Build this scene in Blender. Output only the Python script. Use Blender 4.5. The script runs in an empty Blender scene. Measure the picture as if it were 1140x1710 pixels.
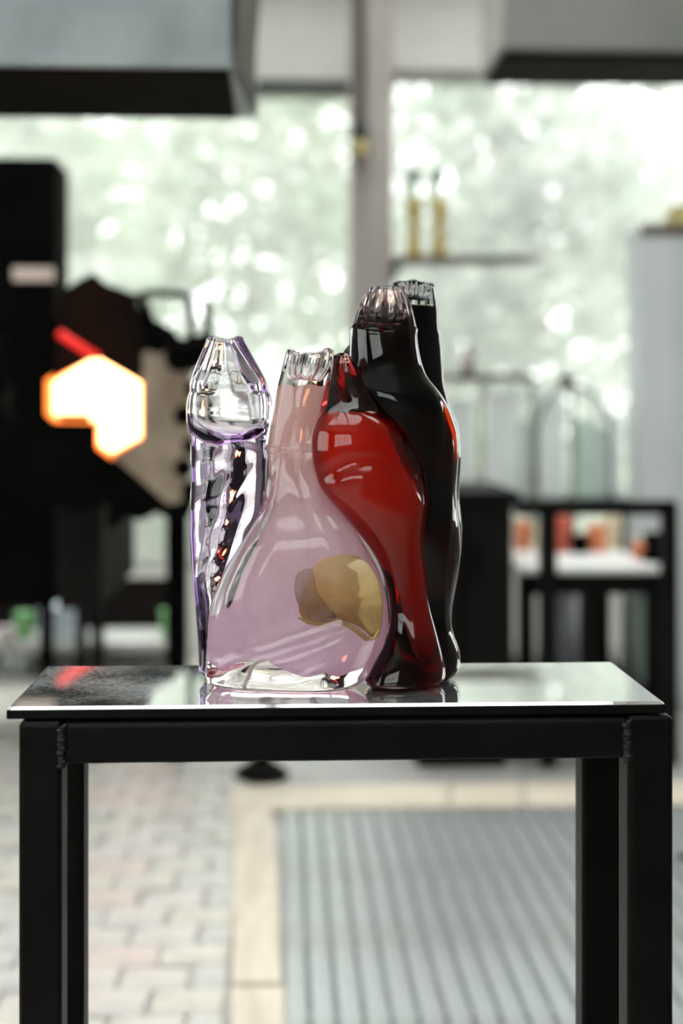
import bpy, bmesh, math, random
import numpy as np
from mathutils import Vector, noise, Matrix

random.seed(7); rng = np.random.RandomState(7)
scene = bpy.context.scene
col = scene.collection
PI = math.pi

# ------------------------------------------------------------------ camera
FPX = 2375.0                      # focal length in pixels of the 1140x1710 frame (50 mm on 36 mm)
EYE = 1.172; YAW = math.atan(100/FPX); HOR = 680.0
cam_d = bpy.data.cameras.new('camera'); cam = bpy.data.objects.new('camera', cam_d); col.objects.link(cam)
cam.location = (0, 0, EYE); cam.rotation_euler = (PI/2, 0, -YAW)
cam_d.lens = 50; cam_d.sensor_width = 36; cam_d.sensor_fit = 'AUTO'
cam_d.shift_y = -(855-HOR)/1710
cam_d.clip_end = 200; cam_d.clip_start = .05
cam_d.dof.use_dof = True; cam_d.dof.focus_distance = 1.37; cam_d.dof.aperture_fstop = 2.4
cam_d.dof.aperture_blades = 0
scene.camera = cam

# ------------------------------------------------------------------ world (overcast sky), lights, exposure
w = bpy.data.worlds.new('sky'); scene.world = w; w.use_nodes = True
wn = w.node_tree.nodes; wn.clear()
wo = wn.new('ShaderNodeOutputWorld'); wb = wn.new('ShaderNodeBackground')
wb.inputs[0].default_value = (0.98, 0.99, 1.0, 1); wb.inputs[1].default_value = 4.2
w.node_tree.links.new(wb.outputs[0], wo.inputs[0])
vs = scene.view_settings
vs.view_transform = 'Standard'; vs.look = 'None'; vs.gamma = 1; vs.exposure = 0.48; vs.use_curve_mapping = False
c = scene.cycles
c.max_bounces = 20; c.transmission_bounces = 18; c.glossy_bounces = 10; c.diffuse_bounces = 5
c.transparent_max_bounces = 24; c.sample_clamp_indirect = 6; c.caustics_refractive = True; c.caustics_reflective = True
c.volume_bounces = 0

# ------------------------------------------------------------------ helpers
def P(px, py, Y):
    """point on the plane y=Y seen at pixel px,py of the 1140x1710 frame"""
    u = (px-570)/FPX; v = (HOR-py)/FPX
    s, k = math.sin(YAW), math.cos(YAW)
    dx, dy = s+u*k, k-u*s
    t = Y/dy
    return Vector((dx*t, Y, EYE+v*t))
def X(px, Y): return P(px, 680, Y).x
def Z(py, Y): return P(470, py, Y).z

def tag(o, label=None, cat=None, group=None, kind=None):
    if label: o['label'] = label
    if cat: o['category'] = cat
    if group: o['group'] = group
    if kind: o['kind'] = kind
    return o
def empty(name, loc=(0, 0, 0), label=None, cat=None, group=None):
    o = bpy.data.objects.new(name, None); col.objects.link(o); o.location = loc; o.empty_display_size = .1
    return tag(o, label, cat, group)
def link(name, me, m=None, parent=None, smooth=False):
    if m: me.materials.append(m)
    if smooth: me.polygons.foreach_set('use_smooth', [True]*len(me.polygons))
    o = bpy.data.objects.new(name, me); col.objects.link(o)
    if parent:
        o.parent = parent; L = Vector((0, 0, 0)); q = parent
        while q: L += q.location; q = q.parent
        o.location = -L
    return o
def dup(o, parent=None, label=None, loc=None):
    n = o.copy(); col.objects.link(n)
    if parent: n.parent = parent
    if loc is not None: n.location = loc
    if label: n['label'] = label
    for ch in list(o.children): dup(ch, n)
    return n

class MB:
    def __init__(s): s.bm = bmesh.new()
    def box(s, x0, x1, y0, y1, z0, z1, bev=0.0, seg=2):
        r = bmesh.ops.create_cube(s.bm, size=1)
        bmesh.ops.scale(s.bm, vec=(abs(x1-x0), abs(y1-y0), abs(z1-z0)), verts=r['verts'])
        bmesh.ops.translate(s.bm, vec=((x0+x1)/2, (y0+y1)/2, (z0+z1)/2), verts=r['verts'])
        if bev > 0:
            es = list({e for v in r['verts'] for e in v.link_edges})
            bmesh.ops.bevel(s.bm, geom=es, offset=bev, segments=seg, profile=.5, affect='EDGES')
        return s
    def pbox(s, xa, xb, ya, yb, Y, d, bev=0.0):
        """box whose front face, at depth Y, spans the given pixels"""
        return s.box(X(xa, Y), X(xb, Y), Y, Y+d, Z(yb, Y), Z(ya, Y), bev)
    def prism(s, pts, Y, d, bev=0):
        """pixel outline at depth Y, extruded back by d"""
        f = [s.bm.verts.new(P(x, y, Y)) for x, y in pts]
        b = [s.bm.verts.new(v.co+Vector((0, d, 0))) for v in f]
        n = len(f); s.bm.faces.new(f); s.bm.faces.new(b[::-1])
        for i in range(n): s.bm.faces.new((f[i], b[i], b[(i+1) % n], f[(i+1) % n]))
        return s
    def tube(s, pts, r, n=10, taper=None, caps=True):
        pts = [Vector(p) for p in pts]; rings = []
        up = None
        for i, p in enumerate(pts):
            d = (pts[min(i+1, len(pts)-1)]-pts[max(i-1, 0)]).normalized()
            if up is None: up = d.orthogonal().normalized()
            up = (up-d*up.dot(d)).normalized(); sd = d.cross(up)
            rr = taper[i] if taper else r
            rings.append([s.bm.verts.new(p+(up*math.cos(a)+sd*math.sin(a))*rr) for a in (2*PI*k/n for k in range(n))])
        for a, b in zip(rings, rings[1:]):
            for k in range(n): s.bm.faces.new((a[k], a[(k+1) % n], b[(k+1) % n], b[k]))
        if caps: s.bm.faces.new(rings[0][::-1]); s.bm.faces.new(rings[-1])
        return s
    def lathe(s, prof, c=(0, 0, 0), n=24, axis='z'):
        rings = []
        for r, h in prof:
            ring = []
            for k in range(n):
                a = 2*PI*k/n
                v = (r*math.cos(a), r*math.sin(a), h) if axis == 'z' else (r*math.cos(a), h, r*math.sin(a))
                ring.append(s.bm.verts.new(Vector(v)+Vector(c)))
            rings.append(ring)
        for a, b in zip(rings, rings[1:]):
            for k in range(n): s.bm.faces.new((a[k], a[(k+1) % n], b[(k+1) % n], b[k]))
        s.bm.faces.new(rings[0][::-1]); s.bm.faces.new(rings[-1])
        return s
    def build(s, name, m, parent=None, smooth=False, label=None):
        bmesh.ops.recalc_face_normals(s.bm, faces=s.bm.faces)
        me = bpy.data.meshes.new(name); s.bm.to_mesh(me); s.bm.free()
        o = link(name, me, m, parent, smooth)
        if label: o['label'] = label
        return o

# ------------------------------------------------------------------ materials
def nm(name):
    m = bpy.data.materials.new(name); m.use_nodes = True
    return m, m.node_tree.nodes, m.node_tree.links, m.node_tree.nodes['Principled BSDF']
def noise_tex(N, L, scale, detail=4, stretch=(1, 1, 1), rough=.55):
    tc = N.new('ShaderNodeTexCoord'); mp = N.new('ShaderNodeMapping'); mp.inputs['Scale'].default_value = stretch
    nt = N.new('ShaderNodeTexNoise'); nt.inputs['Scale'].default_value = scale; nt.inputs['Detail'].default_value = detail
    nt.inputs['Roughness'].default_value = rough
    L.new(tc.outputs['Object'], mp.inputs[0]); L.new(mp.outputs[0], nt.inputs['Vector'])
    return nt
def ramp(N, L, src, stops):
    r = N.new('ShaderNodeValToRGB'); e = r.color_ramp.elements
    while len(e) < len(stops): e.new(.5)
    for q, (p, cc) in zip(e, stops): q.position = p; q.color = (*cc, 1)
    L.new(src, r.inputs[0]); return r
def mat(name, c1, c2=None, rough=.5, metal=0, scale=8, bump=0, spec=.5, stretch=(1, 1, 1), lo=.35, hi=.65, coat=0):
    m, N, L, B = nm(name)
    B.inputs['Metallic'].default_value = metal; B.inputs['Roughness'].default_value = rough
    B.inputs['Specular IOR Level'].default_value = spec
    nt = noise_tex(N, L, scale, stretch=stretch)
    r = ramp(N, L, nt.outputs[0], [(lo, c1), (hi, c2 or tuple(x*.8 for x in c1))])
    L.new(r.outputs[0], B.inputs['Base Color'])
    if bump:
        b = N.new('ShaderNodeBump'); b.inputs['Strength'].default_value = bump; b.inputs['Distance'].default_value = .004
        L.new(nt.outputs[0], b.inputs['Height']); L.new(b.outputs[0], B.inputs['Normal'])
    if coat: B.inputs['Coat Weight'].default_value = coat
    return m
def glow(name, c_, strength):
    m, N, L, B = nm(name)
    B.inputs['Base Color'].default_value = (*c_, 1)
    B.inputs['Emission Color'].default_value = (*c_, 1); B.inputs['Emission Strength'].default_value = strength
    return m
def glass(name, absorb=(1, 1, 1), density=0, ior=1.46, wave=.25, scale=28, stretch=(1, 1, .35)):
    m, N, L, B = nm(name)
    B.inputs['Base Color'].default_value = (1, 1, 1, 1); B.inputs['Roughness'].default_value = 0
    B.inputs['Transmission Weight'].default_value = 1; B.inputs['IOR'].default_value = ior
    if wave:
        nt = noise_tex(N, L, scale, 2, stretch=stretch, rough=.4)
        b = N.new('ShaderNodeBump'); b.inputs['Strength'].default_value = wave; b.inputs['Distance'].default_value = .006
        L.new(nt.outputs[0], b.inputs['Height']); L.new(b.outputs[0], B.inputs['Normal'])
    if density:
        va = N.new('ShaderNodeVolumeAbsorption'); va.inputs[0].default_value = (*absorb, 1); va.inputs[1].default_value = density
        L.new(va.outputs[0], N['Material Output'].inputs['Volume'])
    return m
def milky(name, stops, z0, z1, trans=.5, clear=0.0, clear_col=(1, 1, 1), nscale=14, warp=.25):
    """opal colour layer: diffuse and translucent; colour runs with height and swirls"""
    m, N, L, B = nm(name); N.remove(B); out = N['Material Output']
    tc = N.new('ShaderNodeTexCoord'); sp = N.new('ShaderNodeSeparateXYZ'); L.new(tc.outputs['Object'], sp.inputs[0])
    mr = N.new('ShaderNodeMapRange'); mr.inputs['From Min'].default_value = z0; mr.inputs['From Max'].default_value = z1
    L.new(sp.outputs[2], mr.inputs[0])
    nt = noise_tex(N, L, nscale, 3)
    ma = N.new('ShaderNodeMath'); ma.operation = 'MULTIPLY_ADD'; ma.inputs[1].default_value = warp; L.new(nt.outputs[0], ma.inputs[0])
    sb = N.new('ShaderNodeMath'); sb.operation = 'SUBTRACT'; sb.inputs[1].default_value = warp*.5
    L.new(mr.outputs[0], ma.inputs[2]); L.new(ma.outputs[0], sb.inputs[0])
    r = ramp(N, L, sb.outputs[0], stops)
    v1 = noise_tex(N, L, nscale*1.3, 5, stretch=(1, 1, .5), rough=.6); vr = ramp(N, L, v1.outputs[0], [(.30, (.70, .60, .66)), (.42, (1, 1, 1)), (.495, (1, 1, 1)), (.505, (.82, .68, .70)), (.515, (1, 1, 1)), (.8, (1, .97, .98))])
    mm = N.new('ShaderNodeMix'); mm.data_type = 'RGBA'; mm.blend_type = 'MULTIPLY'; mm.inputs[0].default_value = .22
    L.new(r.outputs[0], mm.inputs[6]); L.new(vr.outputs[0], mm.inputs[7])
    class _r: outputs = [mm.outputs[2]]
    r = _r
    d = N.new('ShaderNodeBsdfDiffuse'); t = N.new('ShaderNodeBsdfTranslucent')
    L.new(r.outputs[0], d.inputs[0]); L.new(r.outputs[0], t.inputs[0])
    mx = N.new('ShaderNodeMixShader'); mx.inputs[0].default_value = trans
    L.new(d.outputs[0], mx.inputs[1]); L.new(t.outputs[0], mx.inputs[2]); last = mx
    if clear:
        tr = N.new('ShaderNodeBsdfTransparent'); tr.inputs[0].default_value = (*clear_col, 1)
        m2 = N.new('ShaderNodeMixShader'); m2.inputs[0].default_value = clear
        L.new(last.outputs[0], m2.inputs[1]); L.new(tr.outputs[0], m2.inputs[2]); last = m2
    L.new(last.outputs[0], out.inputs['Surface'])
    return m

M = {}
M['plaster'] = mat('plaster', (.50, .48, .44), (.44, .42, .38), .8, scale=3)
M['ceiling'] = mat('ceiling paint', (.5, .49, .46), None, .9, scale=2)
M['wall'] = mat('workshop wall', (.36, .35, .34), (.30, .29, .28), .8, scale=2)
M['header'] = mat('lintel paint', (.80, .79, .73), (.74, .72, .66), .7, scale=2)
M['column'] = mat('column paint', (.50, .45, .42), (.45, .40, .37), .55, scale=4)
M['conduit'] = mat('brown conduit', (.16, .12, .11), (.12, .09, .08), .5)
M['darktrim'] = mat('dark trim', (.03, .035, .04), None, .5)
M['concrete'] = mat('concrete floor', (.42, .41, .39), (.30, .29, .28), .42, scale=5, bump=.2)
M['black_steel'] = mat('blackened steel', (.0020, .0024, .0024), (.0050, .0040, .0035), .40, metal=.0, scale=22, bump=.12, spec=.07)
M['weld'] = mat('weld bead', (.005, .005, .005), (.012, .011, .010), .38, scale=60, bump=.6, spec=.2)
M['matt_black'] = mat('sooty black', (.0022, .0022, .0022), (.004, .0035, .003), .8, spec=.03)
M['furn_dark'] = mat('furnace skin', (.008, .0075, .007), (.012, .0105, .009), .75, spec=.06)
M['brown_black'] = mat('rusty black', (.018, .008, .005), (.006, .004, .003), .75, spec=.06)
M['tan'] = mat('refractory fibre', (.40, .31, .23), (.24, .17, .12), .9, scale=9, bump=.4)
M['hood'] = mat('galvanised hood', (.36, .39, .40), (.22, .24, .25), .5, metal=.3, scale=5, lo=.3, hi=.7)
M['hood_side'] = mat('weathered hood side', (.30, .27, .24), (.14, .12, .11), .6, metal=.2, scale=9)
M['ac'] = mat('grey cabinet paint', (.25, .25, .23), (.22, .22, .20), .6, scale=3)
M['ac_side'] = mat('pale cabinet end', (.55, .55, .50), None, .6)
M['pale'] = mat('pale panel', (.68, .70, .70), (.60, .62, .63), .5, scale=3)
M['pale_green'] = mat('pale green sheet', (.42, .52, .46), (.36, .46, .41), .4, scale=3)
M['grey'] = mat('grey sheet', (.70, .73, .74), (.64, .67, .68), .5, scale=3)
M['dark_frame'] = mat('dark bench steel', (.005, .005, .005), (.007, .0065, .006), .6, spec=.1)
M['dark_wood'] = mat('dark cabinet', (.006, .005, .005), (.011, .008, .007), .6, spec=.1, scale=3)
M['white_top'] = mat('white bench top', (.82, .82, .80), (.75, .75, .73), .35, scale=4)
M['orange'] = mat('orange tin', (.75, .24, .10), (.62, .18, .08), .5)
M['red_tin'] = mat('red tin', (.70, .13, .07), (.55, .1, .06), .5)
M['cream'] = mat('cream tin', (.75, .66, .48), (.7, .6, .42), .5)
M['brass'] = mat('yellow brass', (.50, .35, .05), (.40, .28, .04), .5)
M['green_dark'] = mat('dark green cap', (.04, .11, .08), None, .5)
M['yellow'] = mat('yellow tag', (.62, .50, .20), (.5, .4, .15), .6)
M['sticker'] = mat('beige sticker', (.72, .58, .50), (.66, .52, .45), .6)
M['pane_green'] = mat('green tub', (.30, .62, .26), (.25, .55, .22), .5)
M['blue_white'] = mat('blue white crate', (.75, .84, .90), (.70, .8, .86), .5)
M['tub_pale'] = mat('pale pink tub', (.84, .74, .70), (.78, .7, .66), .5)
M['shelf_pale'] = mat('pale shelf board', (.70, .69, .66), (.60, .59, .56), .5)
M['plank'] = mat('pale timber', (.64, .56, .46), (.50, .43, .35), .6, scale=5, stretch=(6, 1, 6), bump=.3)
M['plank2'] = mat('pale timber crosswise', (.66, .58, .48), (.54, .46, .37), .6, scale=5, stretch=(1, 6, 6), bump=.3)
M['grate'] = mat('worn steel bars', (.42, .44, .45), (.33, .34, .33), .36, metal=.45, scale=3, bump=.1, stretch=(4, 1, 4))
M['grate_pan'] = mat('grating pan', (.26, .27, .27), (.18, .18, .18), .6, scale=6)
M['bark'] = mat('bark', (.16, .13, .11), (.10, .08, .07), .9, scale=12, bump=.6)
M['grass'] = mat('rough grass', (.20, .26, .13), (.26, .26, .19), .9, scale=3, bump=.6)
M['cable'] = mat('black cable', (.006, .006, .006), None, .5)
M['window_frame'] = mat('window frame paint', (.50, .50, .47), None, .5)

# brushed and scratched steel table plate
m, N, L, B = nm('polished steel plate'); M['plate'] = m
B.inputs['Metallic'].default_value = 1
n1 = noise_tex(N, L, 14, 6); r1 = ramp(N, L, n1.outputs[0], [(.3, (.012,)*3), (.7, (.04,)*3)]); L.new(r1.outputs[0], B.inputs['Roughness'])
n2 = noise_tex(N, L, 260, 3, stretch=(1, .25, 1)); n3 = noise_tex(N, L, 9, 2)
ad = N.new('ShaderNodeMath'); ad.operation = 'MULTIPLY_ADD'; ad.inputs[1].default_value = .3
L.new(n2.outputs[0], ad.inputs[0]); L.new(n3.outputs[0], ad.inputs[2])
b = N.new('ShaderNodeBump'); b.inputs['Strength'].default_value = .012; b.inputs['Distance'].default_value = .004
L.new(ad.outputs[0], b.inputs['Height']); L.new(b.outputs[0], B.inputs['Normal'])
n4 = noise_tex(N, L, 420, 2); r4 = ramp(N, L, n4.outputs[0], [(.60, (.90, .91, .90)), (.72, (.97, .97, .97))]); L.new(r4.outputs[0], B.inputs['Base Color'])
n5 = noise_tex(N, L, 190, 5, rough=.8); n6 = noise_tex(N, L, 7, 3); mu = N.new('ShaderNodeMath'); mu.operation = 'MULTIPLY'
L.new(n5.outputs[0], mu.inputs[0]); L.new(n6.outputs[0], mu.inputs[1])
r5 = ramp(N, L, mu.outputs[0], [(.24, (.97,)*3), (.38, (.72,)*3)]); L.new(r5.outputs[0], B.inputs['Metallic'])
# window pane: see-through, with a pale veil that imitates outdoor haze
m, N, L, B = nm('hazy window glass'); M['pane'] = m; N.remove(B); out = N['Material Output']
tr = N.new('ShaderNodeBsdfTransparent'); tr.inputs[0].default_value = (.96, .98, .96, 1)
tl = N.new('ShaderNodeBsdfTranslucent'); tl.inputs[0].default_value = (.93, .96, .93, 1)
gl = N.new('ShaderNodeBsdfGlossy'); gl.inputs['Roughness'].default_value = .02
mx = N.new('ShaderNodeMixShader'); nt = noise_tex(N, L, 3, 3); rr = ramp(N, L, nt.outputs[0], [(.3, (.13,)*3), (.7, (.21,)*3)])
L.new(rr.outputs[0], mx.inputs[0]); L.new(tr.outputs[0], mx.inputs[1]); L.new(tl.outputs[0], mx.inputs[2])
lw = N.new('ShaderNodeFresnel'); lw.inputs[0].default_value = 1.5; m2 = N.new('ShaderNodeMixShader')
L.new(lw.outputs[0], m2.inputs[0]); L.new(mx.outputs[0], m2.inputs[1]); L.new(gl.outputs[0], m2.inputs[2]); L.new(m2.outputs[0], out.inputs['Surface'])
# leaves: thin, lit and backlit
def leafmat(name, c1, c2):
    m, N, L, B = nm(name); N.remove(B); out = N['Material Output']
    nt = noise_tex(N, L, 1.3, 3); r = ramp(N, L, nt.outputs[0], [(.35, c1), (.65, c2)])
    d = N.new('ShaderNodeBsdfDiffuse'); t = N.new('ShaderNodeBsdfTranslucent'); mx = N.new('ShaderNodeMixShader'); mx.inputs[0].default_value = .5
    L.new(r.outputs[0], d.inputs[0]); L.new(r.outputs[0], t.inputs[0]); L.new(d.outputs[0], mx.inputs[1]); L.new(t.outputs[0], mx.inputs[2])
    L.new(mx.outputs[0], out.inputs['Surface']); return m
M['leaf_a'] = leafmat('pale green leaves', (.36, .42, .32), (.52, .53, .48))
M['leaf_b'] = leafmat('grey green leaves', (.34, .39, .33), (.50, .50, .47))
# pavers
def paver(name, a, b_): return mat(name, a, b_, .42, scale=11, bump=.5, lo=.3, hi=.7)
PAV = [paver('grey paver', (.56, .54, .51), (.40, .38, .36)), paver('pinkish paver', (.60, .54, .51), (.46, .42, .40)),
       paver('buff paver', (.60, .57, .50), (.44, .41, .37)), paver('red worn glow paver', (.62, .50, .46), (.50, .42, .39))]

# glass of the sculpture
def frosted(name, c):
    m, N, L, B = nm(name); N.remove(B); d = N.new('ShaderNodeBsdfDiffuse'); t = N.new('ShaderNodeBsdfTranslucent'); tr = N.new('ShaderNodeBsdfTransparent'); mx = N.new('ShaderNodeMixShader'); m2 = N.new('ShaderNodeMixShader')
    mx.inputs[0].default_value = .6; m2.inputs[0].default_value = .3
    d.inputs[0].default_value = (*c, 1); t.inputs[0].default_value = (*c, 1)
    L.new(d.outputs[0], mx.inputs[1]); L.new(t.outputs[0], mx.inputs[2]); L.new(mx.outputs[0], m2.inputs[1]); L.new(tr.outputs[0], m2.inputs[2]); L.new(m2.outputs[0], N['Material Output'].inputs[0]); return m
M['fro_pale'] = frosted('frosted pale sheet', (.88, .90, .92)); M['fro_green'] = frosted('frosted green sheet', (.62, .76, .68)); M['fro_grey'] = frosted('frosted grey sheet', (.60, .66, .68))
M['g_lilac'] = glass('lilac clear glass', (.80, .64, .86), 22, wave=.22, scale=16)
M['g_clear'] = glass('clear glass with a pink cast', (.96, .84, .88), 12, wave=.4, scale=17)
M['g_red'] = glass('red tinted glass', (.93, .14, .14), 62, wave=.12, scale=14)
M['g_wine'] = glass('faint wine glass', (.88, .55, .58), 40, wave=.16, scale=18)
M['g_smoke'] = glass('faint smoke glass', (.80, .82, .84), 22, wave=.2, scale=18)
M['c_violet'] = glass('dense violet', (.42, .30, .50), 210, ior=1.03, wave=0)
M['c_wine'] = glass('deep wine core', (.80, .03, .05), 150, ior=1.03, wave=0)
M['c_black'] = glass('near black core', (.25, .12, .14), 420, ior=1.03, wave=0)
M['c_pink'] = milky('opal pink layer', [(.0, (.86, .62, .80)), (.25, (.94, .72, .84)), (.5, (.92, .70, .75)), (.72, (.90, .58, .56)), (.9, (.94, .56, .50))], .905, 1.195, trans=.62, clear=.06)
M['c_red'] = milky('opal red layer', [(.0, (.40, .02, .035)), (.35, (.60, .03, .02)), (.62, (.84, .06, .015)), (.9, (.98, .14, .03))], .905, 1.17, trans=.55, clear=.08, clear_col=(1, .15, .1), nscale=12)
M['c_gold'] = milky('gold amber patch', [(.2, (.56, .42, .20)), (.45, (.82, .66, .32)), (.7, (.92, .82, .54))], .965, 1.04, trans=.5, clear=.3, clear_col=(1, .85, .5), nscale=40, warp=.6)
M['c_goldb'] = milky('bright gold thread', [(.2, (.66, .50, .24)), (.7, (.84, .72, .50))], .965, 1.04, trans=.5, clear=.15, nscale=60, warp=.5)
M['c_brown'] = milky('brown veil patch', [(.2, (.48, .32, .26)), (.7, (.68, .52, .46))], .96, 1.04, trans=.5, clear=.55, nscale=40, warp=.6)

# ================================================================== SETTING
BW = 7.0      # depth of the window wall
def struct(name, mb, m, parent=None):
    o = mb.build(name, M[m] if isinstance(m, str) else m, parent)
    if not parent: o['kind'] = 'structure'
    return o
floor = struct('floor', MB().box(-4.5, 4.5, -3.2, BW+.2, -.25, -.012), 'concrete')
sx0, sx1, sy0, sy1 = -2.6, 1.7, 2.2, 6.85      # unseen skylight opening, added to brighten the workshop floor and back wall
ux0, ux1, uy0, uy1 = -2.8, .9, -2.2, 1.8      # second unseen skylight, added for front light and highlights on glass and edges
struct('ceiling', MB().box(-4.5, 4.5, -3.2, uy0, 3.35, 3.5).box(-4.5, 4.5, uy1, sy0, 3.35, 3.5).box(-4.5, ux0, uy0, uy1, 3.35, 3.5).box(ux1, 4.5, uy0, uy1, 3.35, 3.5).box(-4.5, 4.5, sy1, BW+.2, 3.35, 3.5).box(-4.5, sx0, sy0, sy1, 3.35, 3.5).box(sx1, 4.5, sy0, sy1, 3.35, 3.5), 'ceiling')
w4 = empty('window_4', ((sx0+sx1)/2, (sy0+sy1)/2, 3.42)); w4['kind'] = 'structure'
mb = MB()
for i in range(5): x = sx0+(sx1-sx0)*i/4; mb.box(x-.025, x+.025, sy0, sy1, 3.42, 3.47)
mb.build('window_frame', M['window_frame'], w4)
MB().box(sx0, sx1, sy0, sy1, 3.44, 3.446).build('pane', M['pane'], w4)
w5 = empty('window_5', ((ux0+ux1)/2, (uy0+uy1)/2, 3.42)); w5['kind'] = 'structure'
mb = MB()
for i in range(5): x = ux0+(ux1-ux0)*i/4; mb.box(x-.025, x+.025, uy0, uy1, 3.42, 3.47)
mb.build('window_frame', M['window_frame'], w5)
MB().box(ux0, ux1, uy0, uy1, 3.44, 3.446).build('pane', M['pane'], w5)
struct('wall_right', MB().box(4.3, 4.5, -3.2, BW, -.012, .9).box(4.3, 4.5, -3.2, BW, 2.9, 3.35).box(4.3, 4.5, -3.2, 4.4, .9, 2.9).box(4.3, 4.5, 6.2, BW, .9, 2.9), 'wall')
struct('wall_left', MB().box(-4.5, -4.3, -3.2, BW, -.012, .9).box(-4.5, -4.3, -3.2, BW, 2.9, 3.35).box(-4.5, -4.3, -3.2, -1.8, .9, 2.9).box(-4.5, -4.3, 2.2, BW, .9, 2.9), 'wall')
w6 = empty('window_6', (-4.4, .2, .9)); w6['kind'] = 'structure'  # unseen window, added to light the glass from the left
mb = MB()
for i in range(5): y = -1.8+i; mb.box(-4.43, -4.37, y-.03, y+.03, .9, 2.9)
mb.build('window_frame', M['window_frame'], w6)
MB().box(-4.405, -4.4, -1.8, 2.2, .9, 2.9).build('pane', M['pane'], w6)
# rear wall with one tall window behind the camera
rx0, rx1, rz0, rz1 = -3.2, .2, 1.1, 3.0
struct('wall_rear', MB().box(-4.5, rx0, -3.2, -3.0, -.012, 3.35).box(rx1, 4.5, -3.2, -3.0, -.012, 3.35)
       .box(rx0, rx1, -3.2, -3.0, -.012, rz0).box(rx0, rx1, -3.2, -3.0, rz1, 3.35), 'wall')
w3 = empty('window_3', (-1.5, -3.1, 1.1)); w3['kind'] = 'structure'
mb = MB()
for i in range(4):
    x = rx0+(rx1-rx0)*i/3; mb.box(x-.03, x+.03, -3.12, -3.06, rz0, rz1)
for i in range(3):
    z = rz0+(rz1-rz0)*i/2; mb.box(rx0, rx1, -3.12, -3.06, z-.03, z+.03)
struct('window_frame', mb, 'window_frame', w3)
struct('pane', MB().box(rx0, rx1, -3.10, -3.095, rz0, rz1), 'pane', w3)

# window wall: sill wall, lintel, posts
sillz = .36
zl = Z(140, BW); zr = Z(112, BW)
xc = (X(585, BW)+X(655, BW))/2
struct('wall_back', MB().box(-4.5, 4.5, BW, BW+.2, -.012, sillz).box(-4.5, xc, BW, BW+.2, zl, 3.35).box(xc, 4.5, BW, BW+.2, zr, 3.35)
       .box(-4.5, -4.2, BW, BW+.2, sillz, zl).box(4.2, 4.5, BW, BW+.2, sillz, zr), 'header')
for n, (a, b_, zt) in enumerate(((-4.2, xc, zl), (xc, 4.2, zr)), 1):
    wdw = empty('window_%d' % n, ((a+b_)/2, BW+.1, sillz)); wdw['kind'] = 'structure'
    f = MB().box(a, b_, BW+.06, BW+.12, zt-.05, zt).box(a, b_, BW+.06, BW+.12, sillz, sillz+.06).box(a, a+.05, BW+.06, BW+.12, sillz, zt).box(b_-.05, b_, BW+.06, BW+.12, sillz, zt)
    struct('window_frame', f, 'window_frame', wdw)
    struct('pane', MB().box(a+.05, b_-.05, BW+.085, BW+.09, sillz+.06, zt-.05), 'pane', wdw)
# dark blind cassette above the left panes
o = MB().pbox(428, 584, 132, 148, 6.85, .08, .01).build('trim_1', M['darktrim']); o['kind'] = 'structure'
# column
cl = empty('column', (X(620, 6.5), 6.55, 0)); cl['kind'] = 'structure'
z0 = Z(0, 6.5)
struct('post', MB().box(X(612, 6.5), X(656, 6.5), 6.5, 6.7, -.012, 3.35, .006), 'column', cl)
struct('flange', MB().box(X(586, 6.5), X(613, 6.5), 6.54, 6.7, -.012, 3.35, .004), 'column', cl)
struct('conduit', MB().box(X(590, 6.5), X(607, 6.5), 6.49, 6.53, Z(262, 6.5), 3.35, .008), 'conduit', cl)
struct('bracket', MB().pbox(588, 614, 204, 232, 6.42, .08, .01), 'darktrim', cl)
struct('bracket_tag', MB().pbox(592, 612, 232, 256, 6.40, .05, .01), 'yellow', cl)

# pavers of the left floor: individual stones, the far rest as one mesh
pw, pl, gap = .15, .118, .007
bw_x1 = X(383, 2.9)
cells = []
y = 2.35
r_ = 0
while y < 6.7:
    x = bw_x1-.004-(pw*.5 if r_ % 2 else 0)
    if r_ % 2: cells.append((bw_x1-.002-pw*.25, y, .5))
    while x > -2.6:
        cells.append((x-pw/2, y, 1)); x -= pw
    y += pl; r_ += 1
def paver_mesh(wf, k):
    mb = MB(); mb.box(-pw*wf/2+gap/2, pw*wf/2-gap/2, -pl/2+gap/2, pl/2-gap/2, -.04, 0, .006, 1)
    for v in mb.bm.verts:
        if v.co.z > -.02: v.co += Vector((random.uniform(-1, 1), random.uniform(-1, 1), random.uniform(-.6, .6)))*.004
    bmesh.ops.recalc_face_normals(mb.bm, faces=mb.bm.faces)
    me = bpy.data.meshes.new('paver'); mb.bm.to_mesh(me); mb.bm.free(); me.materials.append(PAV[k]); return me
pm = {(wf, k, j): paver_mesh(wf, k) for wf in (1, .5) for k in range(4) for j in range(3)}
def infr(cx_, cy_):
    px = 470+(cx_/cy_)*FPX
    return -40 < px < 420
def pick(cx_, cy_):
    px = 470+(cx_/cy_)*FPX
    q = random.random()
    if 150 < px < 300: return 3 if q < .30 else (1 if q < .8 else 2)  # more pink and red stones here: own tint plus painted furnace glow
    return 1 if q < .15 else (2 if q < .5 else 0)
near = sorted([q for q in cells if infr(q[0], q[1]) and q[1] > 2.5], key=lambda q: q[1])[:295]
ns = set(near); rest = [q for q in cells if q not in ns]
for cx_, cy_, wf in near:
    o = bpy.data.objects.new('paver', pm[(wf, pick(cx_, cy_), random.randrange(3))]); col.objects.link(o)
    o.parent = floor; o.location = (cx_, cy_, random.uniform(-.003, .002)); o.rotation_euler = (random.uniform(-.012, .012), random.uniform(-.012, .012), random.uniform(-.02, .02))
mb = MB()
for cx_, cy_, wf in rest: mb.box(cx_-pw*wf/2+gap/2, cx_+pw*wf/2-gap/2, cy_-pl/2+gap/2, cy_+pl/2-gap/2, -.03, random.uniform(-.003, .002))
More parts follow.
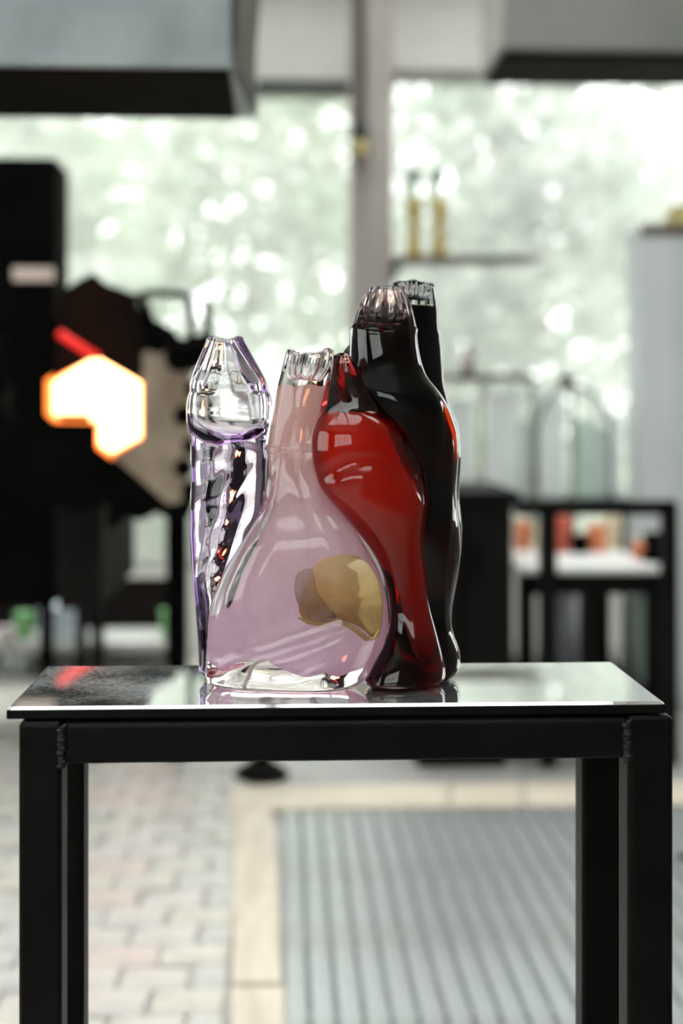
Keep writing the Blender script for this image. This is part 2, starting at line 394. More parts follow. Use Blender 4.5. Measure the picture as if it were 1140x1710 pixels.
o = mb.build('paving', PAV[0], floor); o['kind'] = 'stuff'

# ================================================================== FLOOR GRATING AND TIMBER BORDER
gx0, gx1, gy0, gy1 = X(474, 2.9)+.004, 2.3, 1.6, 4.12
gr = empty('floor_grating', (gx0, gy1, 0), 'grey steel bar grating let into the floor right of the pale timber edge', 'grating')
MB().box(gx0, gx1, gy0, gy1, -.0115, -.008).build('pan', M['grate_pan'], gr)
pitch = .052
bar = MB().box(-.0215, .0215, gy0, gy1, -.008, .004, .003, 1)
b0 = bar.build('bar', M['grate'], gr); n = int((gx1-gx0)/pitch)
for i in range(n):
    x = gx0+.02+i*pitch; q = b0 if i == 0 else b0.copy()
    if i: col.objects.link(q)
    q.location = Vector((x, 0, 0))-gr.location
c0 = MB().box(gx0, gx1, -.010, .010, -.0079, -.001).build('cross_bar', M['grate'], gr)
for i in range(6):
    q = c0 if i == 0 else c0.copy()
    if i: col.objects.link(q)
    q.location = Vector((0, 1.9+i*.42, 0))-gr.location

tb = empty('timber_border', (X(425, 3.5), 3.5, 0), 'pale timber boards edging the steel grating on the floor', 'boards')
def slab(corners, z0, z1, m, name='board'):
    mb = MB(); lo = [mb.bm.verts.new((x, y, z0)) for x, y in corners]; hi = [mb.bm.verts.new((x, y, z1)) for x, y in corners]
    mb.bm.faces.new(lo[::-1]); mb.bm.faces.new(hi)
    for i in range(4): mb.bm.faces.new((lo[i], lo[(i+1) % 4], hi[(i+1) % 4], hi[i]))
    bmesh.ops.bevel(mb.bm, geom=[e for e in mb.bm.edges if e.verts[0].co.z > z0+1e-4 and e.verts[1].co.z > z0+1e-4], offset=.004, segments=1, affect='EDGES')
    return mb.build(name, M[m], tb)
def bx(px, Y): return X(px, Y)
slab([(bx(388, 2.45), 2.45), (bx(482, 2.45), 2.45), (bx(476, 2.86), 2.86), (bx(386, 2.86), 2.86)], -.011, .010, 'plank')
slab([(bx(388, 2.88), 2.88), (bx(471, 2.88), 2.88), (bx(466, 3.45), 3.45), (bx(388, 3.45), 3.45)], -.011, .012, 'plank')
slab([(bx(387, 3.462), 3.462), (bx(465, 3.462), 3.462), (bx(456, 4.12), 4.12), (bx(388, 4.12), 4.12)], -.011, .011, 'plank')
slab([(bx(388, 2.45), 1.7), (bx(482, 2.45), 1.7), (bx(480, 2.45), 2.43), (bx(388, 2.45), 2.43)], -.011, .010, 'plank')
for a, b_ in ((383, 748), (752, 872), (876, 1160), (1164, 1500)):
    slab([(bx(a, 4.13), 4.13), (bx(b_, 4.13), 4.13), (bx(b_, 4.37), 4.37), (bx(a, 4.37), 4.37)], -.011, .012, 'plank2')

# cable on the floor at right
pts = [(X(1118, 3.7)+t*.5, 3.62+.05*math.sin(t*5)+t*.05, .012) for t in np.linspace(0, 1, 16)]
tag(MB().tube(pts, .008, 8).build('cable', M['cable'], smooth=True), 'black cable lying on the floor grating beyond the right table leg', 'cable')

# ================================================================== STEEL TABLE
T0, TZ = 1.30, .90
TD = T0/.8625-T0
tb_ = empty('steel_table', ((X(12, T0)+X(1110, T0))/2, T0+TD/2, 0), 'narrow black steel tube table with a polished plate top, in front', 'table')
px0, px1 = X(12, T0), X(1110, T0)
bm = bmesh.new()
def rc(x0, x1, y0, y1, r, n=6):
    pts = []
    for cx_, cy_, a0 in ((x1-r, y1-r, 0), (x0+r, y1-r, 90), (x0+r, y0+r, 180), (x1-r, y0+r, 270)):
        rr_ = r
        for k in range(n+1):
            a = math.radians(a0+90*k/n); pts.append((cx_+rr_*math.cos(a), cy_+rr_*math.sin(a)))
    return pts
bk = T0+TD
ring = rc(px0, px1, T0, bk, .004)
rad_b = .012
lo = [bm.verts.new((x, y, TZ-.0105)) for x, y in ring]; md = [bm.verts.new((x, y, TZ-.0022)) for x, y in ring]
hi = [bm.verts.new((x, y, TZ)) for x, y in rc(px0+.0026, px1-.0026, T0+.0026, bk-.0026, .003)]
bm.faces.new(lo[::-1]); bm.faces.new(hi); k_ = len(ring)
for ra, rb in ((lo, md), (md, hi)):
    for i in range(k_): bm.faces.new((ra[i], ra[(i+1) % k_], rb[(i+1) % k_], rb[i]))
mb = MB(); mb.bm.free(); mb.bm = bm
plate = mb.build('table_top', M['plate'], tb_, label='polished steel plate with a bright worn front edge')
# plate edge: dark band below the bright chamfer
MB().box(px0-.0006, px1+.0006, T0-.0006, bk+.0006, TZ-.0106, TZ-.0026, .0006, 1).build('plate_edge', M['black_steel'], tb_, label='dark edge of the plate')
zt_ = TZ-.0135; Lw = .040
def leg(x0, x1, y0, y1, zt):
    return MB().box(x0, x1, y0, y1, .0, zt, .005, 4).build('leg', M['black_steel'], tb_)
fl0, fl1 = X(32, T0), X(104, T0); fr0, fr1 = X(1046, T0), X(1122, T0)
leg(fl0, fl1, T0-.005, T0-.005+Lw, zt_+.001); leg(fr0, fr1, T0-.005, T0-.005+Lw, zt_+.001)
RY = T0+.195
rl0, rl1 = X(76, RY), X(140, RY); rr0, rr1 = X(972, RY), X(1037, RY)
leg(rl0, rl1, RY, RY+Lw, zt_); leg(rr0, rr1, RY, RY+Lw, zt_)
bz1, bz0 = TZ-.0140, Z(1270, T0+.004)
def beam(x0, x1, y0, y1, name='rail'): return MB().box(x0, x1, y0, y1, bz0, bz1, .005, 4).build(name, M['black_steel'], tb_)
beam(fl1-.001, fr0+.001, T0-.003, T0-.003+Lw); beam(rl1-.001, rr0+.001, RY, RY+Lw)
beam(rl0+.004, rl0+.044, T0+Lw, RY); beam(rr1-.044, rr1-.004, T0+Lw, RY)
# plate rests on short pads
for x in (px0+.06, px1-.06, 0.03):
    for yy in (T0+.02, RY-.008): MB().box(x-.012, x+.012, yy-.006, yy+.006, bz1-.0005, TZ-.0104).build('pad', M['black_steel'], tb_)
# weld beads at the joints
def weld(x, y0):
    mb = MB(); pts = []; rad = []
    for t in np.linspace(0, 1, 34):
        pts.append((x+.0008*math.sin(t*37), y0+.002, bz1-.002-(bz1-bz0)*1.02*t)); rad.append(.0044+.0005*math.sin(t*60)+.0004*math.sin(t*23))
    return mb.tube(pts, .004, 10, taper=rad).build('weld', M['weld'], tb_, smooth=True)
weld(fl1, T0-.005); weld(fr0, T0-.005)

# ================================================================== GLASS SCULPTURE
BZ = TZ+.0006
def smooth(a, k=7):
    p = np.pad(a, k, mode='edge'); ker = np.hanning(2*k+3)[1:-1]; ker /= ker.sum()
    return np.convolve(p, ker, mode='valid')
def rows(prof, n, k=4):
    """profile rows (py, xl, xr) -> n smoothed rows from bottom to top"""
    a = np.array(prof, float); ys = np.linspace(a[-1, 0], a[0, 0], n)
    order = np.argsort(a[:, 0]); a = a[order]
    L_ = smooth(np.interp(ys, a[:, 0], a[:, 1]), k); R_ = smooth(np.interp(ys, a[:, 0], a[:, 2]), k)
    return ys, L_, R_
def sgp(v, e): return math.copysign(abs(v)**e, v)
def loft(prof, Yc, hdmax, skew=0, n=150, nphi=112, e=2.3, ratio=.95, inset=0, amp=.0012, seed=0, freq=22, hollow=None, wall=9,
         flute=0, flutes=11, rimwave=.0012, bottom_round=.010, tw=0, hmin=.006, ybump=0, z_floor=None, top_dome=0, ridge=None, vflow=.45, film=None, ragged=0, warp=None, inner=1.7):
    ys, Lp, Rp = rows(prof, n)
    zf = BZ if z_floor is None else z_floor
    zs = np.array([Z(y, Yc) for y in ys]); span = zs[-1]-zs[0]
    zs = zf+(zs-zs[0])*((zs[-1]-zf)/span) if inset == 0 else np.maximum(zs, zf)
    cx_ = np.array([(X(a, Yc)+X(b, Yc))/2 for a, b in zip(Lp, Rp)]); hw = np.array([(X(b, Yc)-X(a, Yc))/2 for a, b in zip(Lp, Rp)])
    hwi = np.maximum(hw-inset, .002)
    bm = bmesh.new(); rings = []
    top = zs[-1]
    hdr = np.minimum(hdmax*(1.0+0*hw), np.maximum(hw*ratio, .012)); hdr = smooth(hdr, 8); hdr = np.maximum(hdr-inset, .003)
    def ring(i, sh, shz=0, sd=seed, am=amp, extra=0):
        out = []
        z = zs[i]+shz; t = i/(n-1)
        h1 = max(hwi[i]-sh, hmin*.5); h2 = max(hdr[i]-sh*.9, hmin*.4)
        for k in range(nphi):
            a = 2*PI*k/nphi if not film else math.radians(film[0]+(film[1]-film[0])*k/(nphi-1))
            cs, sn = math.cos(a), math.sin(a)
            x = h1*sgp(cs, 2/e); y = h2*sgp(sn, 2/e)
            fade = min(1, i/10)
            nv = noise.noise(Vector((x*freq+sd*3.1, y*freq-sd, z*freq*vflow+sd*7.7)))
            nv2 = noise.noise(Vector((x*freq*2.3+sd, y*freq*2.3, z*freq*1.1+sd*2.7)))
            d = am*(nv*1.6+nv2*.6)*fade
            if flute: d += (.25 if sd == seed else 1.6)*flute*math.sin(a*flutes+3*noise.noise(Vector((math.cos(a)*1.3, math.sin(a)*1.3, z*10+sd))))*max(.1, min(1, 1-(top-z-.02)/.04))
            if warp: d += warp(470+(cx_[i]+x)/Yc*FPX, 680-(z-EYE)*FPX/Yc, max(0, -sn))
            if ridge:
                for rz, rw, ra in ridge: d += ra*math.exp(-((z-rz-.003*math.sin(a*2+1))/rw)**2)
            l = math.hypot(x, y) or 1
            x += d*x/l; y += d*y/l
            zz = z+rimwave*(.9*math.sin(a*2+sd)+.5*math.sin(a*3+sd*2)+.3*math.sin(a*7+.5))*max(0, (t-.93)/.07)
            if ragged:
                f = max(0, 1-t*5); zz += ragged*f*(noise.noise(Vector((a*1.7, 3.3, sd)))+.2*noise.noise(Vector((a*3.1, 1.3, sd)))+.45)
                f = max(0, (t-.9)*10); zz += ragged*.3*f*noise.noise(Vector((a*1.9, 8.3, sd)))
            out.append(bm.verts.new((cx_[i]+x, Yc+y+skew*x+ybump*math.sin(t*6), max(zz, zf) if (i or film) else zf)))
        return out
    # bottom rounding
    nb = 6
    for i in range(n):
        f = max(0, 1-(zs[i]-zs[0])/bottom_round); sh = bottom_round*.9*(1-math.sqrt(max(0, 1-f*f)))
        rings.append(ring(i, sh))
    if top_dome:
        for k in range(1, 7):
            a = k/6*PI/2; sh = hwi[-1]*(1-math.cos(a))*.96; rings.append(ring(n-1, sh, top_dome*math.sin(a), am=amp*.4))
    if hollow:
        rings.append(ring(n-1, wall*.4, .0012, am=0)); 
        i0 = int(np.argmin(np.abs(ys-hollow)))
        rings.append(ring(n-1, wall*.85, .0006, am=0))
        for i in range(n-2, i0, -1):
            f = min(1, (i-i0)/14.0)
            wl = wall*(1+.5*noise.noise(Vector((i*.06, seed*5, 0))))
            rings.append(ring(i, wl+(1-math.sqrt(max(0, 1-(1-f)**2)))*.9*max(hwi[i]-wl, 0), sd=seed+11, am=amp*inner))
    for a, b_ in zip(rings, rings[1:]):
        for k in range(nphi-(1 if film else 0)): bm.faces.new((a[k], a[(k+1) % nphi], b_[(k+1) % nphi], b_[k]))
    if not film: bm.faces.new(rings[0][::-1]); bm.faces.new(rings[-1])
    mb = MB(); mb.bm.free(); mb.bm = bm; return mb

sc_ = empty('glass_sculpture', (X(540, 1.41), 1.41, TZ), 'glass sculpture of five fused bottle forms, lilac, pink, red and black', 'sculpture')

def sst(a, b, x):
    t = max(0., min(1., (x-a)/(b-a))); return t*t*(3-2*t)
def curve_dist(pts, px, py, horiz=True):
    """signed distance below (or right of) a pixel curve given as sorted pairs"""
    if horiz: return py-float(np.interp(px, [p[0] for p in pts], [p[1] for p in pts]))
    return px-float(np.interp(py, [p[1] for p in pts], [p[0] for p in pts]))
LIP = [(340, 1122), (400, 1100), (450, 1086), (500, 1068), (560, 1046), (600, 1040), (650, 1050)]      # fold across the foot of the pink form
LC = [(470, 760), (462, 820), (440, 870), (408, 930), (384, 985), (374, 1040), (366, 1110)]            # crease on its left flank
RC = [(512, 760), (520, 820), (560, 870), (598, 925), (622, 985), (630, 1040), (610, 1100)]           # crease on its right flank
ST = [(500, 640), (497, 780), (520, 850), (545, 900), (556, 950), (548, 1020)]                         # long fold down the front
def warp_b(px, py, f):
    dl = curve_dist(LIP, px, py)
    d = .0065*sst(-14, 10, dl)*(1-sst(18, 60, dl))-.002*math.exp(-((dl+26)/16)**2)
    if 760 < py < 1120:
        e_ = min(1, (py-760)/40, (1120-py)/40)
        d += e_*(.0022*math.exp(-(curve_dist(LC, px, py, False)/7)**2)-.0016*math.exp(-((curve_dist(LC, px, py, False)+13)/7)**2))
        d += e_*.0018*math.exp(-(curve_dist(RC, px, py, False)/7)**2)
    if 640 < py < 1010:
        e_ = min(1, (py-640)/40, (1010-py)/50); q_ = curve_dist(ST, px, py, False)
        d += e_*(.0026*math.exp(-(q_/13)**2)-.0018*math.exp(-((q_-24)/11)**2))
    d += .0012*math.sin(px*.09+py*.03)*(1-sst(735, 760, py))
    return d*f
def warp_a(px, py, f):
    if py < 700: return -.0012*math.exp(-((py-655)/5.)**2)*f
    q_ = px-(395-.28*(py-760)); d = .0040*math.exp(-(q_/15)**2)*sst(745, 800, py)
    q_ = px-(352-.05*(py-760)+5*math.sin(py/17.)); d += .0022*math.exp(-(q_/8)**2)*sst(720, 770, py)
    q_ = px-(425-.42*(py-760)+6*math.sin(py/23.)); d += .0018*math.exp(-(q_/7)**2)*sst(740, 780, py)
    d += .0011*math.sin(py*.11+px*.05)*sst(720, 760, py)*(1-sst(960, 1010, py))
    d += .0028*math.exp(-((py-738-(px-380)*.35)/12)**2)
    return d*f
SH = [(520, 704), (560, 688), (600, 684), (650, 700), (700, 740), (760, 790)]
PIL = [(540, 800), (580, 782), (620, 776), (670, 790), (700, 830)]
CRE = [(612, 640), (640, 700), (690, 750), (706, 800), (712, 870), (706, 950), (716, 1040)]
def warp_e(px, py, f):
    dl = curve_dist(SH, px, py); d = -.011*(1-sst(-16, 22, dl))
    d2 = curve_dist(PIL, px, py); d += -.0035*math.exp(-((d2+10)/16)**2)+.002*math.exp(-((d2-14)/16)**2)
    if py > 900: d -= .0022*math.exp(-((px-640-(py-900)*.25)/14)**2)*sst(900, 960, py)
    return d*f
def warp_c(px, py, f):
    d = 0
    q_ = px-(700+26*math.sin((py-600)/70.)); d += .0030*math.exp(-(q_/14)**2)*sst(600, 660, py)*(1-sst(1040, 1110, py))
    q_ = px-(742+8*math.sin((py-700)/60.)); d += .0022*math.exp(-(q_/7)**2)*sst(700, 740, py)*(1-sst(1040, 1100, py))
    q_ = py-(640+(px-600)*.5); d += .0016*math.exp(-(q_/14)**2)
    return d*f
# outlines measured as (row, left, right)
PA = [(566, 346, 403), (580, 340, 411), (600, 330, 424), (620, 321, 436), (640, 315, 447), (660, 312, 453), (680, 309, 455), (700, 309, 452),
      (720, 312, 449), (750, 315, 447), (800, 317, 447), (840, 316, 447), (880, 318, 430), (920, 320, 412), (960, 323, 396), (1000, 326, 388), (1050, 328, 384), (1100, 330, 382), (1128, 334, 380)]
A = loft(PA, 1.425, .034, -.10, e=2.1, hollow=745, wall=.0085, warp=warp_a, seed=1, amp=.0018, freq=9, vflow=.9, inner=3.4, flute=.0002, rimwave=.0012, bottom_round=.012,
         ridge=[(Z(655, 1.425), .004, -.0014), (Z(735, 1.425), .012, -.0018)]).build('vessel', M['g_lilac'], sc_, True, 'clear lilac bottle form with thick wavy walls, far left')
PAs = [(690, 311, 320), (720, 315, 333), (760, 318, 336), (850, 319, 336), (930, 323, 338), (980, 327, 345), (1020, 329, 352), (1080, 331, 350), (1115, 336, 352)]
loft(PAs, 1.428, .012, -.10, e=2, seed=21, amp=.0006, rimwave=0, z_floor=.906, inset=.0001, n=60, nphi=32).build('colour_streak', M['c_violet'], A, True, 'dark violet streak down the left edge')
PAt = [(573, 377, 402), (600, 392, 418), (640, 420, 440), (670, 434, 448)]
loft(PAt, 1.428, .006, -.10, e=2, seed=22, amp=.0004, rimwave=0, z_floor=Z(672, 1.428), inset=.0001, n=30, nphi=24).build('colour_streak', M['c_violet'], A, True, 'violet streak below the rim')

PB = [(588, 478, 558), (600, 474, 558), (620, 468, 556), (650, 460, 552), (680, 456, 548), (700, 452, 540), (725, 448, 534), (742, 447, 530), (750, 442, 534), (756, 446, 530), (800, 445, 536), (820, 443, 543),
      (840, 440, 556), (860, 433, 572), (880, 421, 590), (920, 394, 614), (960, 370, 633), (1000, 353, 644), (1040, 345, 648), (1080, 342, 638), (1110, 341, 622), (1135, 341, 610), (1150, 344, 604)]
B_ = loft(PB, 1.385, .044, -.13, e=2.7, ratio=.8, hollow=640, wall=.006, seed=2, amp=.0014, freq=20, flute=.0016, flutes=9, rimwave=.002,
          bottom_round=.016, warp=warp_b, ridge=[(Z(752, 1.385), .0022, .0022)]).build('vessel', M['g_clear'], sc_, True, 'clear and opal pink bottle form in front')
PBc = [(645, 470, 546), (700, 460, 534), (742, 458, 524), (800, 466, 526), (840, 466, 542), (880, 454, 568), (920, 434, 594), (960, 416, 614), (1000, 404, 625), (1028, 384, 629), (1046, 352, 630), (1070, 350, 624), (1100, 352, 604), (1124, 360, 590)]
loft(PBc, 1.387, .034, -.13, e=2.5, ratio=.72, seed=5, amp=.0042, freq=16, rimwave=.0, z_floor=.912, bottom_round=.012, inset=.0001, film=(168, 372), ragged=.012).build('colour_layer', M['c_pink'], B_, True, 'milky pink layer')
# gold and brown patches pressed under the front face of the pink form
def patch(pts, Y, th, m, name, label):
    bm = bmesh.new(); cx_ = sum(p[0] for p in pts)/len(pts); cy_ = sum(p[1] for p in pts)/len(pts)
    # resample outline smoothly
    Pn = np.array(pts, float); K = 64; idx = np.linspace(0, len(pts), K, endpoint=False); ii = idx.astype(int); fr = (idx-ii)[:, None]
    p0, p1, p2, p3 = Pn[(ii-1) % len(pts)], Pn[ii], Pn[(ii+1) % len(pts)], Pn[(ii+2) % len(pts)]
    C = .5*((2*p1)+(-p0+p2)*fr+(2*p0-5*p1+4*p2-p3)*fr**2+(-p0+3*p1-3*p2+p3)*fr**3)
    rings = []
    for j, (s, d) in enumerate([(.15, -1), (.5, -.93), (.8, -.7), (.94, -.4), (1, 0), (.94, .4), (.7, .8), (.2, 1)]):
        rr_ = []
        for x, y in C:
            qx, qy = cx_+(x-cx_)*s, cy_+(y-cy_)*s
            p = P(qx, qy, Y); sk = -.13*(p.x-X(495, Y)); w_ = .0035*noise.noise(Vector((qx*.045, qy*.06, 3)))+.0014*math.sin(qy*.16+qx*.05)*s
            rr_.append(bm.verts.new((p.x, Y+sk+d*th+w_, p.z)))
        rings.append(rr_)
    for a, b_ in zip(rings, rings[1:]):
        for k in range(K): bm.faces.new((a[k], a[(k+1) % K], b_[(k+1) % K], b_[k]))
    bm.faces.new(rings[0][::-1]); bm.faces.new(rings[-1])
    mb = MB(); mb.bm.free(); mb.bm = bm
    return mb.build(name, m, B_, True, label)
patch([(530, 940), (560, 926), (600, 930), (626, 958), (637, 1000), (636, 1040), (626, 1062), (604, 1050), (580, 1038), (550, 1030), (520, 1040), (500, 1020), (506, 985)], 1.3545, .005, M['c_gold'], 'gold_patch', 'gold amber blot under the front face')
patch([(497, 958), (520, 950), (530, 985), (545, 1008), (560, 1030), (530, 1036), (505, 1020), (492, 990)], 1.3495, .003, M['c_brown'], 'brown_patch', 'brownish veil beside the gold blot')

pg = [(498, 1030), (515, 1038), (535, 1040), (558, 1035), (575, 1040), (592, 1050), (610, 1064), (624, 1062), (632, 1048)]
MB().tube([Vector((P(x, y, 1.352).x, 1.3500-.13*(P(x, y, 1.352).x-X(495, 1.352)), P(x, y, 1.352).z)) for x, y in pg], .0016, 10, taper=[.0008, .0018, .0022, .0016, .0022, .0026, .0022, .0016, .0008]).build('gold_rim', M['c_goldb'], B_, True, 'bright gold thread along the foot of the blot')
PE = [(599, 558, 584), (606, 551, 592), (620, 545, 600), (640, 539, 612), (660, 535, 628), (680, 532, 646), (700, 527, 664), (720, 521, 680), (750, 519, 698), (780, 523, 708), (810, 532, 713), (830, 545, 714), (850, 564, 713), (880, 589, 710), (910, 612, 708), (940, 630, 710),
      (970, 641, 712), (1000, 648, 716), (1030, 651, 722), (1060, 645, 730), (1090, 630, 738), (1110, 618, 744), (1130, 609, 746), (1148, 606, 740)]
E_ = loft(PE, 1.385, .040, .16, e=2.2, ratio=.85, seed=3, amp=.0014, freq=18, rimwave=0, bottom_round=.008, top_dome=.006, warp=warp_e).build('vessel', M['g_red'], sc_, True, 'bright red bulging form in front of the dark bottle')
PEc = [(694, 552, 622), (715, 543, 638), (740, 538, 654), (770, 540, 672), (800, 549, 690), (840, 572, 702), (880, 606, 702), (920, 632, 702), (960, 654, 704), (1000, 666, 708), (1050, 674, 714), (1090, 682, 720), (1108, 688, 716)]
loft(PEc, 1.388, .030, .16, e=2.1, ratio=.8, seed=8, amp=.002, warp=lambda px, py, f: warp_e(px, py+4, f)*.9, rimwave=0, z_floor=.914, inset=.0001, film=(165, 375), ragged=.012).build('colour_layer', M['c_red'], E_, True, 'milky red layer')
PEt = [(607, 558, 584), (640, 545, 606), (680, 540, 640), (704, 546, 652)]
loft(PEt, 1.392, .024, .16, e=2.2, seed=15, amp=.001, rimwave=0, z_floor=Z(706, 1.392), inset=.0001, n=50, warp=lambda px, py, f: warp_e(px, py, f)*.8, bottom_round=.004).build('shoulder_layer', M['c_wine'], E_, True, 'dark wine shoulder')
PEr = [(706, 650, 668), (740, 662, 694), (790, 684, 708), (850, 700, 708)]
loft(PEr, 1.386, .022, .16, e=2.2, seed=16, amp=.001, rimwave=0, z_floor=Z(852, 1.386), inset=.0001, n=50, bottom_round=.004).build('flank_layer', M['c_wine'], E_, True, 'dark wine flank')
PEb = [(1000, 664, 704), (1040, 656, 720), (1080, 640, 734), (1110, 626, 740), (1138, 618, 738)]
loft(PEb, 1.396, .030, .16, e=2.2, seed=14, amp=.001, rimwave=0, z_floor=.905, inset=.0001, n=50).build('base_layer', M['c_wine'], E_, True, 'dark wine glass foot')

PC = [(481, 614, 672), (500, 604, 684), (520, 596, 690), (540, 589, 695), (552, 584, 697), (558, 582, 698), (566, 583, 697), (600, 581, 703), (630, 578, 713), (650, 572, 731), (670, 568, 746), (700, 566, 758), (720, 566, 764), (750, 568, 768), (780, 570, 766),
      (820, 580, 764), (860, 600, 767), (880, 610, 769), (920, 630, 769), (960, 640, 765), (1000, 640, 757), (1030, 640, 753), (1056, 640, 758), (1080, 640, 769), (1100, 640, 770), (1115, 640, 767), (1128, 642, 757)]
C_ = loft(PC, 1.424, .046, .02, e=2.2, hollow=548, wall=.006, seed=4, amp=.0015, freq=18, flute=.0017, flutes=13, rimwave=.0008, bottom_round=.008, warp=warp_c,
          ridge=[(Z(556, 1.445), .002, .0015)]).build('vessel', M['g_wine'], sc_, True, 'tall dark wine red bottle form with a clear fluted top')
PCc = [(552, 590, 692), (570, 588, 692), (600, 586, 698), (630, 584, 708), (660, 576, 734), (700, 574, 752), (750, 576, 762), (800, 584, 758), (860, 608, 760), (920, 636, 763), (960, 646, 758), (1000, 646, 751), (1040, 646, 748), (1080, 646, 760), (1110, 652, 756)]
loft(PCc, 1.425, .042, .02, e=2.2, seed=9, amp=.0018, rimwave=0, z_floor=.912, top_dome=.003, inset=.0001).build('colour_layer', M['c_wine'], C_, True, 'deep wine red layer')
MB().tube([P(736, 668, 1.40), P(748, 694, 1.395), P(757, 722, 1.395), P(761, 748, 1.395), P(762, 774, 1.40)], .0016, 8, taper=[.0006, .0022, .0020, .0012, .0004]).build('colour_streak', M['c_red'], C_, True, 'bright red glint line near the right edge')  # red glint put in as a thin coloured tube

PD = [(474, 655, 724), (490, 652, 727), (520, 640, 732), (555, 620, 735), (562, 600, 738), (570, 586, 738), (580, 576, 739), (600, 567, 740), (640, 566, 741), (680, 580, 752), (710, 600, 766), (760, 610, 770), (830, 620, 766), (880, 640, 771), (920, 640, 770), (960, 640, 764), (1010, 640, 755), (1060, 640, 752), (1100, 640, 752), (1120, 640, 748)]
D_ = loft(PD, 1.474, .030, .05, e=2.1, hollow=508, wall=.006, seed=6, amp=.0015, freq=18, flute=.0017, flutes=11, rimwave=.0022, bottom_round=.014, ridge=[(Z(560, 1.474), .002, .0014)]).build('vessel', M['g_smoke'], sc_, True, 'black bottle form at the back with a clear rim')
PDc = [(514, 648, 727), (560, 630, 733), (600, 578, 737), (640, 576, 738), (680, 590, 748), (720, 615, 764), (800, 630, 765), (880, 650, 767), (950, 650, 763), (1010, 650, 752), (1060, 650, 749), (1105, 650, 748)]
loft(PDc, 1.474, .025, .05, e=2.1, seed=12, amp=.0015, rimwave=0, z_floor=.912, top_dome=.002, inset=.0001).build('colour_layer', M['c_black'], D_, True, 'black layer')

# ================================================================== HOOD (upper left)
hd = empty('fume_hood', (X(200, 3.0), 3.2, Z(112, 3.0)), 'grey galvanised fume hood hanging at upper left above the furnace', 'hood')
hz = Z(112, 3.0); hY = 3.0; hb = hY*568/(568*.85)
mb = MB(); bm = mb.bm
xa, xf, xb = X(-250, hY), X(386, hY), X(428, hb)
def q(x, y, z): return bm.verts.new((x, y, z))
top = 2.95
v = [q(xa, hY, hz), q(xf, hY, hz), q(xb, hb, hz), q(xa, hb, hz), q(xa, hY, top), q(xf-.01, hY, top), q(xb-.02, hb, top), q(xa, hb, top)]
f1 = bm.faces.new((v[0], v[1], v[5], v[4])); bm.faces.new((v[3], v[2], v[6], v[7])); bm.faces.new((v[0], v[3], v[7], v[4])); bm.faces.new((v[4], v[5], v[6], v[7]))
fs = bm.faces.new((v[1], v[2], v[6], v[5]))
bm.faces.new((v[0], v[1], v[2], v[3]))
mb.build('casing', M['hood'], hd)
# weathered side sheet with a bowed edge, underside panel and lip
mb = MB(); bm = mb.bm; rws = []
for i in range(13):
    z = hz+(top-hz)*i/12; rws.append([bm.verts.new((xf+(xb-xf)*t+.004+.006*math.sin(i*1.3+t*3), hY+(hb-hY)*t-.004*(1-t), z)) for t in np.linspace(0, 1, 6)])
for a, b_ in zip(rws, rws[1:]):
    for k in range(5): bm.faces.new((a[k], a[k+1], b_[k+1], b_[k]))
r = bmesh.ops.solidify(bm, geom=bm.faces[:], thickness=.003)
mb.build('side_sheet', M['hood_side'], hd)
MB().box(xa, xf-.005, hY+.02, hb-.01, hz-.006, hz-.001).build('underside', M['matt_black'], hd)
MB().box(xa, xf+.004, hY-.008, hY+.006, hz-.004, hz+.012, .002).build('lip', M['hood'], hd)
MB().box(-.75, -.5, 3.15, 3.4, top-.01, 3.35).build('duct', M['hood'], hd)

# ================================================================== FURNACE CORNER (left)
FY = 4.68
cab = empty('black_cabinet', (X(30, FY), FY+.15, 0), 'tall black control cabinet with a beige sticker, far left', 'cabinet')
MB().box(X(-120, FY), X(93, FY), FY, FY+.28, Z(1006, FY), Z(266, FY), .008).build('body', M['matt_black'], cab)
for lx in (-115, 58): MB().box(X(lx, FY), X(lx, FY)+.04, FY+.1, FY+.14, -.01, Z(1006, FY)).build('leg', M['matt_black'], cab)
MB().pbox(21, 90, 448, 471, FY-.006, .005, .001).build('sticker', M['sticker'], cab, label='beige rectangular sticker')
MB().pbox(2, 10, 560, 640, FY-.03, .03, .004).build('handle', M['black_steel'], cab)

GY = 3.95
fu = empty('glass_furnace', (X(150, GY), GY+.3, 0), 'black glass furnace with a glowing white-hot opening at left', 'furnace')
O = [(160, 590), (236, 636), (236, 730), (184, 758), (162, 742), (162, 703), (97, 702), (84, 690), (84, 638)]
OUT = [(160, 500), (262, 560), (262, 800), (200, 845), (150, 845), (100, 845), (40, 820), (20, 760), (20, 560)]
def plate_hole(inner, outer, Y, d, m, name, par, label=None):
    mb = MB(); bm = mb.bm; n = len(inner)
    i0 = [bm.verts.new(P(x, y, Y)) for x, y in inner]; o0 = [bm.verts.new(P(x, y, Y)) for x, y in outer]
    i1 = [bm.verts.new(v.co+Vector((0, d, 0))) for v in i0]; o1 = [bm.verts.new(v.co+Vector((0, d, 0))) for v in o0]
    for k in range(n):
        j = (k+1) % n
        bm.faces.new((o0[k], o0[j], i0[j], i0[k])); bm.faces.new((o1[k], i1[k], i1[j], o1[j])); bm.faces.new((i0[k], i0[j], i1[j], i1[k])); bm.faces.new((o0[k], o1[k], o1[j], o0[j]))
    return mb.build(name, m, par, label=label)
plate_hole(O, OUT, GY, .06, M['matt_black'], 'front_plate', fu)
cx_, cy_ = 160, 675
def grow(pts, g): return [(cx_+(x-cx_)*(1+g), cy_+(y-cy_)*(1+g)) for x, y in pts]
M['fire'] = glow('white hot fire', (1, .56, .23), 6.0); M['ember'] = glow('orange hot brick', (1, .22, .03), 1.6); M['redhot'] = glow('red hot steel', (1, .02, .015), .4)
